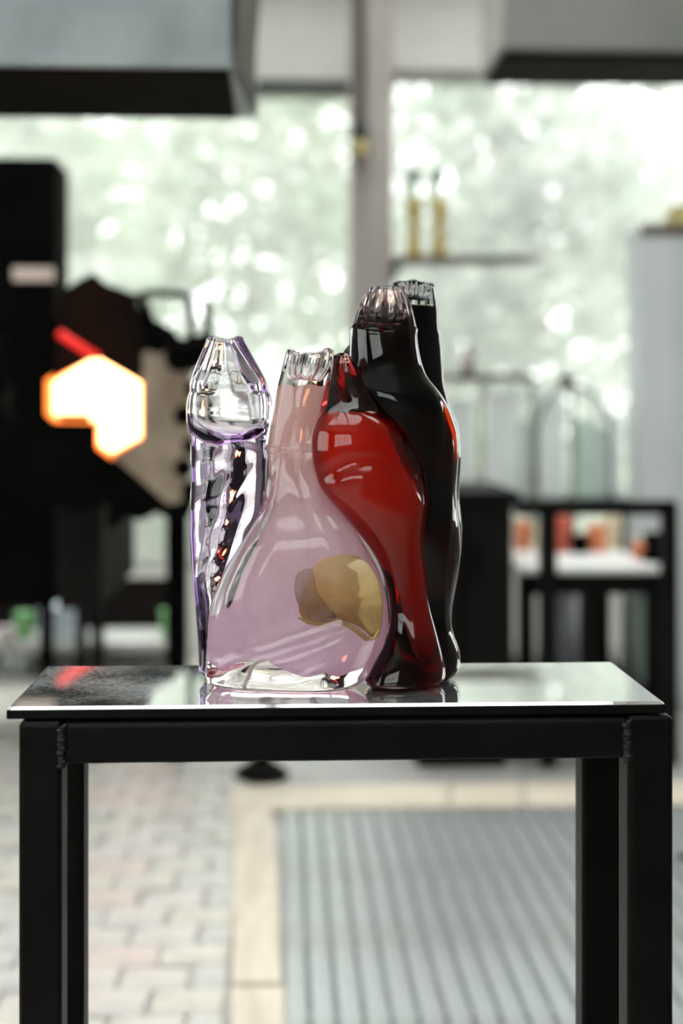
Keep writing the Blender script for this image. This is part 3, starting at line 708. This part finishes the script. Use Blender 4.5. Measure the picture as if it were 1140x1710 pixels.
plate_hole(grow(O, -.02), grow(O, .10), GY-.004, .05, M['ember'], 'hot_rim', fu, 'glowing orange rim of the opening')
MB().prism(grow(O, .22), GY+.08, .03).build('fire_chamber', M['fire'], fu, label='white-hot inside')
# drum behind the plate
mb = MB(); ctr = P(150, 672, GY+.13); mb.lathe([(.0, 0), (.235, 0), (.25, .015), (.25, .50), (.235, .52), (.0, .52)], (ctr.x, ctr.y, ctr.z), 8, axis='y'); mb.build('drum', M['furn_dark'], fu)
MB().prism([(98, 492), (125, 470), (155, 455), (178, 474), (228, 492), (238, 560), (236, 640), (160, 596), (90, 632)], GY-.02, .018).build('shroud', M['brown_black'], fu, label='rust brown upper shroud')
MB().tube([P(98, 556, GY-.05), P(140, 583, GY-.05), P(165, 598, GY-.045)], .011, 10).build('hot_bar', M['redhot'], fu, True, 'red-hot bar above the opening')
# tan refractory door with a scalloped steel edge
TP = [(238, 590), (262, 578), (312, 572), (318, 620), (316, 680), (322, 740), (318, 790), (302, 838), (280, 842), (240, 806), (196, 768), (188, 760), (238, 732)]
MB().prism(TP, GY-.06, .05).build('door', M['tan'], fu, label='tan fibre-lined door half')
for k, (x, y, r_) in enumerate([(300, 596, 26), (326, 650, 17), (306, 694, 17), (322, 745, 17), (306, 782, 16), (318, 820, 16), (262, 570, 20), (330, 590, 24)]):
    p = P(x, y, GY-.075); s = GY/FPX
    MB().lathe([(0, 0), (r_*s*.8, 0), (r_*s, .01), (r_*s, .05), (r_*s*.7, .06), (0, .06)], (p.x, p.y, p.z), 12, axis='y').build('clamp', M['matt_black'], fu)
MB().prism([(186, 772), (196, 764), (262, 818), (300, 842), (318, 800), (330, 812), (316, 862), (286, 868), (236, 845), (186, 838)], GY-.05, .06).build('door_arm', M['matt_black'], fu)
MB().prism([(180, 838), (250, 838), (258, 858), (236, 870), (205, 862), (196, 880), (178, 884)], GY-.02, .1).build('hinge_block', M['matt_black'], fu)
# burner pipework above and to the right
mb = MB(); mb.tube([P(220, 498, GY+.02), P(250, 490, GY+.02), P(300, 490, GY+.02), P(316, 496, GY+.02), P(319, 520, GY+.02), P(319, 600, GY+.02)], .011, 8); mb.build('burner_pipe', M['matt_black'], fu, True)
mb = MB(); mb.tube([P(345, 498, GY+.05), P(347, 540, GY+.05), P(350, 600, GY+.05), P(330, 640, GY+.05)], .012, 8); mb.build('burner_pipe', M['matt_black'], fu, True)
MB().prism([(232, 500), (246, 500), (256, 532), (288, 548), (300, 566), (340, 556), (352, 575), (346, 606), (318, 622), (268, 606), (236, 574)], GY+.03, .05).build('burner_block', M['matt_black'], fu)
# lower body, post, legs
MB().pbox(97, 168, 842, 1016, GY+.05, .93, .01).build('lower_body', M['furn_dark'], fu)
MB().pbox(97, 150, 690, 845, GY+.062, .03).build('side_panel', M['furn_dark'], fu)
MB().box(X(277, GY+.8), X(312, GY+.8), GY+.8, GY+.86, -.012, Z(838, GY+.8), .006).build('post', M['matt_black'], fu)
gz = Z(1016, GY+.05)
for x, yy in ((126, .80), (152, .80), (128, .92)):
    xx = X(x, GY+yy); MB().box(xx, xx+.03, GY+yy, GY+yy+.04, 0, gz).build('leg', M['dark_frame'], fu)

# low rack behind the furnace with pale crates
RYk = 5.0
rk = empty('low_rack', (X(150, RYk), RYk, 0), 'low rack with two pale shelf boards standing behind the furnace legs', 'rack')
for ya in (1072, 1128): MB().box(X(-60, RYk), X(300, RYk), RYk, RYk+.35, Z(ya+16, RYk), Z(ya, RYk), .004).build('shelf', M['shelf_pale'], rk)
for x in (-60, 162, 288): MB().box(X(x, RYk), X(x+12, RYk), RYk-.02, RYk, 0, Z(1000, RYk)).build('upright', M['dark_frame'], rk)
MB().box(X(-60, RYk), X(300, RYk), RYk+.36, RYk+.37, Z(1128, RYk), Z(985, RYk)).build('back_panel', M['dark_wood'], rk)
sz = Z(1072, RYk)
tag(MB().box(X(58, RYk), X(124, RYk), RYk+.05, RYk+.28, sz, Z(1016, RYk), .012).build('crate', M['blue_white']), 'pale blue crate on the rack under the furnace, far left', 'crate')
def tubthing(name, px, r, h, m, label, cat='tub', Y=RYk+.12, z=sz):
    o = empty(name, (X(px, Y), Y, z), label, cat)
    MB().lathe([(r*.85, 0), (r, h*.9), (r*.98, h)], (X(px, Y), Y, z), 18).build('body', m, o, True)
    MB().lathe([(r*1.06, h), (r*1.06, h*1.08), (r*.9, h*1.12)], (X(px, Y), Y, z), 18).build('lid', m, o)
    return o
tubthing('green_tub', 40, .035, .085, M['pane_green'], 'small green tub left of the pale blue crate')
tubthing('pink_tub', 12, .034, .05, M['tub_pale'], 'pale pinkish tub at the far left edge of the rack', Y=RYk+.03)
tubthing('green_tub', 284, .036, .09, M['pane_green'], 'green tub at the right end of the rack, left of the sculpture')
tubthing('white_bucket', 30, .06, .07, M['pale'], 'white bucket on the lower shelf at far left', 'bucket', Y=RYk+.1, z=Z(1128, RYk))

# ================================================================== STOOL (its round foot shows under the table)
SY = 4.55
st = empty('pedestal_stool', (X(436, SY), SY, 0), 'dark pedestal stool whose round foot shows under the table rail', 'stool')
cxs = X(436, SY)
MB().lathe([(.085, 0), (.09, .01), (.07, .03), (.035, .05), (.03, .06)], (cxs, SY, -.008), 28).build('foot', M['furn_dark'], st, True)
MB().lathe([(.032, .05), (.032, .5)], (cxs, SY, 0), 16).build('stem', M['furn_dark'], st, True)
MB().lathe([(.10, .5), (.12, .51), (.12, .55), (.10, .57)], (cxs, SY, 0), 24).build('seat', M['furn_dark'], st, True)

# ================================================================== RIGHT SIDE BENCHES
BY = 4.6
wb_ = empty('dark_cabinet', (X(800, BY), BY+.3, 0), 'dark brown-black cabinet directly right of the sculpture', 'cabinet')
MB().box(X(690, BY), X(858, BY), BY+.02, BY+.6, .08, Z(836, BY), .006).build('body', M['dark_wood'], wb_)
MB().box(X(700, BY), X(850, BY), BY+.06, BY+.55, -.01, .08).build('plinth', M['matt_black'], wb_)
MB().pbox(683, 868, 822, 838, BY-.01, .64, .004).build('worktop', M['dark_frame'], wb_)
MB().pbox(770, 776, 848, 1240, BY+.012, .01).build('door_gap', M['matt_black'], wb_)
MB().pbox(790, 800, 900, 960, BY-.01, .03, .004).build('handle', M['black_steel'], wb_)
rl = empty('rail_frame', (X(1000, BY), BY, 0), 'black steel rail frame standing in front of the white bench', 'frame')
MB().pbox(862, 1132, 838, 862, BY, .05, .006).build('top_rail', M['dark_frame'], rl)
for a, b_ in ((903, 930), (1108, 1132)): MB().box(X(a, BY), X(b_, BY), BY, BY+.05, 0, Z(850, BY)).build('upright', M['dark_frame'], rl)
MB().pbox(862, 1132, 1210, 1232, BY, .05, .006).build('bottom_rail', M['dark_frame'], rl)
WY = 4.75
wt = empty('white_bench', (X(990, WY), WY+.4, 0), 'bench with a glossy white top and black apron at right', 'bench')
wz = Z(951, WY)
MB().box(X(868, WY), X(1108, WY), WY, WY+.85, wz-.02, wz, .004).build('bench_top', M['white_top'], wt)
MB().box(X(872, WY), X(1104, WY), WY+.01, WY+.04, wz-.09, wz-.02).build('apron', M['dark_frame'], wt)
for a, yy in ((868, 0), (975, .0), (1084, 0), (890, .78), (1035, .78)):
    x = X(a, WY); MB().box(x, x+.05, WY+.01+yy, WY+.06+yy, 0, wz-.02).build('leg', M['dark_frame'], wt)
MB().box(X(872, WY), X(1104, WY), WY+.1, WY+.75, .18, .20).build('lower_shelf', M['dark_frame'], wt)
def tin(px, Y, r, h, m, label, cat='tin', name='tin'):
    o = empty(name, (X(px, Y), Y, wz), label, cat, 'small tins and pots on the white bench')
    MB().lathe([(r, 0), (r, h*.85), (r*.93, h*.88)], (X(px, Y), Y, wz), 16).build('body', m, o, True)
    MB().lathe([(r*.7, h*.88), (r*.7, h), (r*.6, h*1.02)], (X(px, Y), Y, wz), 16).build('lid', M['cream'], o, True)
tin(872, 5.35, .030, .12, M['orange'], 'orange tin at the left end of the white bench')
tin(902, 5.3, .026, .10, M['cream'], 'cream pot second from left on the white bench')
tin(938, 5.3, .034, .15, M['red_tin'], 'red tin on the white bench right of the cream pot')
tin(968, 5.25, .034, .08, M['matt_black'], 'squat black tin in the middle of the white bench')
tin(996, 5.3, .034, .11, M['orange'], 'orange tin right of the squat black tin')
tin(1022, 5.4, .034, .14, M['cream'], 'tall cream pot right of the middle of the white bench')
tin(1070, 5.05, .032, .07, M['orange'], 'low orange tin near the right end of the white bench')
# grinder-like black lump on the right end
lp = empty('bench_vise', (X(1095, 4.95), 4.95, wz), 'black bench vise at the right end of the white bench', 'vise')
MB().lathe([(.05, 0), (.055, .02), (.035, .04), (.035, .06)], (X(1095, 4.95), 4.95, wz), 16).build('base', M['matt_black'], lp, True)
MB().box(X(1078, 4.95), X(1122, 4.95), 4.9, 5.0, wz+.055, wz+.10, .012).build('jaw', M['matt_black'], lp)
MB().tube([(X(1095, 4.86), 4.86, wz+.05), (X(1112, 4.86), 4.86, wz+.09)], .006, 8).build('handle', M['black_steel'], lp, True)
# buckets and canisters under the benches
for px, Y, r, h, m, lb in ((880, 5.0, .03, .45, 'grey', 'slim grey cylinder standing behind the left bench leg'), (945, 5.2, .045, .35, 'pale', 'pale canister under the white bench, left'),
                           (1000, 5.1, .04, .40, 'furn_dark', 'dark canister under the middle of the white bench'), (1072, 5.1, .05, .32, 'pale_green', 'pale green canister under the right of the white bench')):
    o = empty('canister', (X(px, Y), Y, .2 if h < .41 else 0), lb, 'canister')
    zb = .2 if h < .41 else -.01
    MB().lathe([(r, zb), (r, zb+h*.85), (r*.5, zb+h*.93), (r*.4, zb+h)], (X(px, Y), Y, 0), 18).build('body', M[m], o, True)
    MB().lathe([(r*.55, zb+h), (r*.55, zb+h+.03)], (X(px, Y), Y, 0), 12).build('cap', M['furn_dark'], o)

# sheet rack behind the benches: pale sheets between dark uprights, arched wire frame
KY = 5.9
sr = empty('sheet_rack', (X(900, KY), KY, 0), 'rack of thin dark uprights holding pale sheets by the window', 'rack')
kz = Z(835, KY)
for x in (803, 889, 957): MB().pbox(x-3, x+4, 630, 1000, KY-.02, .02).build('upright', M['hood_side'], sr)
MB().box(X(735, KY), X(1060, KY), KY, KY+.3, kz-.03, kz).build('shelf', M['dark_frame'], sr)
for x in (742, 1050): MB().box(X(x, KY), X(x+8, KY), KY+.1, KY+.14, -.01, kz-.03).build('leg', M['dark_frame'], sr)
MB().pbox(736, 892, 624, 636, KY-.02, .16, .003).build('top_shelf', M['conduit'], sr)
for px, w_, ytop, m, lb in ((770, 44, 668, 'pale', 'pale cream sheet leaning at the left of the rack'), (842, 50, 655, 'pale', 'wide pale sheet in the rack, second from left'), (878, 16, 700, 'grey', 'narrow grey sheet in the rack'),
                            (925, 46, 660, 'pale', 'pale bluish sheet standing under the wire arch'), (982, 32, 700, 'pale_green', 'pale green sheet under the right of the wire arch'),
                            (1010, 22, 715, 'grey', 'grey-green sheet right of the pale green one'), (1034, 22, 690, 'pale', 'narrow pale sheet at the right end of the rack')):
    o = MB().box(X(px-w_/2, KY), X(px+w_/2, KY), KY+.06, KY+.075, kz, Z(ytop, KY), .002, 1).build('sheet', M[{'pale': 'fro_pale', 'grey': 'fro_grey', 'pale_green': 'fro_green'}[m]]); tag(o, lb, 'sheet', 'sheets in the rack')
arch = [P(957+62*math.sin(a)*1.0, 735-90*math.cos(a) if abs(a) < PI/2 else 735, KY+.02) for a in np.linspace(-PI/2, PI/2, 22)]
arch = [P(895, 835, KY+.02)]+arch+[P(1019, 835, KY+.02)]
wa = empty('wire_arch', (X(957, KY), KY, kz), 'thin dark green wire arch standing on the rack shelf', 'frame')
MB().tube(arch, .009, 8).build('arch_wire', M['green_dark'], wa, True)
MB().tube([P(956, 640, KY+.02), P(957, 835, KY+.02)], .009, 8).build('upright', M['green_dark'], wa, True)
MB().lathe([(.0, 0), (.02, 0), (.03, .03), (.012, .055), (0, .06)], tuple(P(945, 645, KY-.01)), 12).build('finial', M['conduit'], wa, True)
o = empty('brown_jar', (X(785, KY), KY+.05, Z(624, KY)), 'brown jar on the thin shelf right of the sculpture', 'jar')
MB().lathe([(.03, 0), (.035, .05), (.02, .09), (.018, .10)], (X(785, KY), KY+.05, Z(624, KY)), 16).build('body', M['column'], o, True)
MB().lathe([(.02, .10), (.02, .115)], (X(785, KY), KY+.05, Z(624, KY)), 12).build('lid', M['conduit'], o)

# wall shelf on the column with two brass bottles
HY = 6.3
ws = empty('column_shelf', (X(670, HY), HY, Z(430, HY)), 'thin dark shelf fixed to the column, above the sculpture', 'shelf')
MB().prism([(658, 427), (862, 427), (905, 429), (905, 433), (840, 437), (658, 438)], HY, .2).build('board', M['conduit'], ws)
MB().prism([(656, 438), (668, 438), (668, 452), (656, 470)], HY+.04, .16).build('bracket', M['darktrim'], ws)
zs_ = Z(427, HY)
for px, lb in ((691, 'brass bottle with dark green top, left one on the column shelf'), (733, 'brass bottle with green top, right one on the column shelf')):
    o = empty('brass_bottle', (X(px, HY+.1), HY+.1, zs_), lb, 'bottle', 'brass bottles on the column shelf')
    c_ = (X(px, HY+.1), HY+.1, zs_)
    MB().lathe([(.038, 0), (.040, .01), (.030, .05), (.022, .12), (.028, .18), (.034, .24), (.030, .27)], c_, 18).build('body', M['brass'], o, True)
    MB().lathe([(.010, .27), (.010, .34)], c_, 12).build('neck', M['pale_green'], o, True)
    MB().lathe([(.018, .34), (.030, .36), (.026, .39), (.010, .41)], c_, 14).build('cap', M['green_dark'], o, True)

# tall pale locker at right
LY = 5.6
lk = empty('tall_locker', (X(1150, LY), LY+.3, 0), 'tall blue-grey locker at the right edge behind the benches', 'locker')
MB().box(X(1072, LY), X(1330, LY), LY, LY+.25, .05, Z(372, LY), .006).build('body', M['grey'], lk)
MB().box(X(1076, LY), X(1326, LY), LY+.02, LY+.23, -.01, .05).build('plinth', M['matt_black'], lk)
MB().pbox(1074, 1128, 392, 1180, LY-.012, .012, .003).build('door', M['grey'], lk)
MB().pbox(1134, 1320, 392, 1180, LY-.012, .012, .003).build('door', M['grey'], lk)
MB().pbox(1070, 1332, 370, 390, LY-.016, .02, .003).build('top_rim', M['conduit'], lk)
tag(MB().pbox(1132, 1175, 335, 371, LY+.1, .2, .01).build('yellow_box', M['yellow']), 'yellow box on top of the tall locker at the right edge', 'box')

# wall cabinet (upper right)
AY = 5.6
ac = empty('ceiling_unit', (X(1000, AY), AY+.2, Z(80, AY)), 'long grey ventilation unit hung under the ceiling at upper right', 'ventilation unit')
MB().box(X(838, AY), X(1500, AY), AY, AY+.55, Z(78, AY), 3.1, .012).build('casing', M['ac'], ac)
MB().box(X(838, AY)-.006, X(838, AY)+.004, AY+.004, AY+.54, Z(78, AY)+.01, 3.09).build('end_panel', M['ac_side'], ac, label='paler end panel')
MB().box(X(842, AY), X(1490, AY), AY+.03, AY+.50, Z(78, AY)-.03, Z(78, AY)).build('dark_underside', M['furn_dark'], ac)  # dark sheet that makes the underside of the casing dark
for x in (900, 1300): MB().box(X(x, AY), X(x, AY)+.02, AY+.2, AY+.22, 3.09, 3.35).build('hanger', M['darktrim'], ac)

# ================================================================== OUTSIDE
tag(MB().box(-22, 22, BW+.2, 40, -.3, -.1).build('lawn', M['grass']), kind='structure')
def foliage(cx_, cy_, cz_, rx, ry, rz, n, size, m, name, parent):
    d = rng.normal(size=(n, 3)); d /= np.linalg.norm(d, axis=1)[:, None]; r = rng.uniform(.25, 1, n)[:, None]**.5
    cl = rng.normal(size=(70, 3)); cl /= np.linalg.norm(cl, axis=1)[:, None]; cl *= rng.uniform(.3, .95, 70)[:, None]
    c_ = cl[rng.randint(0, 70, n)]+rng.normal(scale=.16, size=(n, 3))
    c_ = c_*np.array([rx, ry, rz])+np.array([cx_, cy_, cz_])
    u = rng.normal(size=(n, 3)); u /= np.linalg.norm(u, axis=1)[:, None]; v_ = np.cross(u, rng.normal(size=(n, 3))); v_ /= np.linalg.norm(v_, axis=1)[:, None]
    s = (size*rng.uniform(.6, 1.4, n))[:, None]
    vv = np.stack([c_-u*s, c_+v_*s*.5, c_+u*s, c_-v_*s*.5], 1).reshape(-1, 3); keep = vv[:, 2].reshape(-1, 4).min(1) > -.05
    vv = vv.reshape(-1, 4, 3)[keep].reshape(-1, 3); k = len(vv)//4
    me = bpy.data.meshes.new(name); me.vertices.add(k*4); me.vertices.foreach_set('co', vv.ravel().astype(np.float32))
    me.loops.add(k*4); me.loops.foreach_set('vertex_index', np.arange(k*4, dtype=np.int32)); me.polygons.add(k)
    me.polygons.foreach_set('loop_start', np.arange(0, k*4, 4, dtype=np.int32)); me.polygons.foreach_set('loop_total', np.full(k, 4, np.int32)); me.update()
    o = link(name, me, m, parent); o['kind'] = 'stuff'; return o
trees = [(-2.7, 11.2, 2.6, 1.9, 1.2, 2.8, 9000, 'leaf_a', 'broad leafy tree outside, behind the furnace at left'),
         (-.3, 14.2, 2.9, 2.3, 1.5, 3.0, 9000, 'leaf_a', 'pale green tree outside the left window, above the lilac bottle'),
         (1.9, 11.2, 2.2, 1.5, 1.2, 2.5, 7000, 'leaf_b', 'thin-leaved grey green tree outside, right of the column'),
         (5.9, 18.2, 2.8, 3.0, 1.5, 3.4, 11000, 'leaf_b', 'sparse tree outside at the right edge of the window')]
for x, y, z, rx, ry, rz, n, m, lb in trees:
    o = empty('tree', (x, y, -.1), lb, 'tree')
    foliage(x, y, z, rx, ry, rz, int(n*.40), .13, M[m], 'foliage', o)
    mb = MB(); mb.tube([(x, y, -.1), (x+.05, y, .8), (x-.05, y+.05, 1.8), (x+.05, y, 3.2)], .1, 10, taper=[.14, .10, .08, .03]); mb.build('trunk', M['bark'], o, True)
for i, (x, y, lb) in enumerate(((-2.6, 9.4, 'low green shrub outside, below the furnace opening'), (-.7, 9.4, 'low pale shrub outside behind the lilac bottle'), (1.2, 9.4, 'low shrub outside behind the red glass'), (3.1, 9.4, 'low shrub outside behind the white bench'))):
    o = empty('shrub', (x, y, -.1), lb, 'shrub')
    foliage(x, y, .5, .8, .4, .7, 3000, .05, M['leaf_a'], 'foliage', o)
    MB().tube([(x, y, -.1), (x, y, .5)], .03, 8).build('stem', M['bark'], o, True)
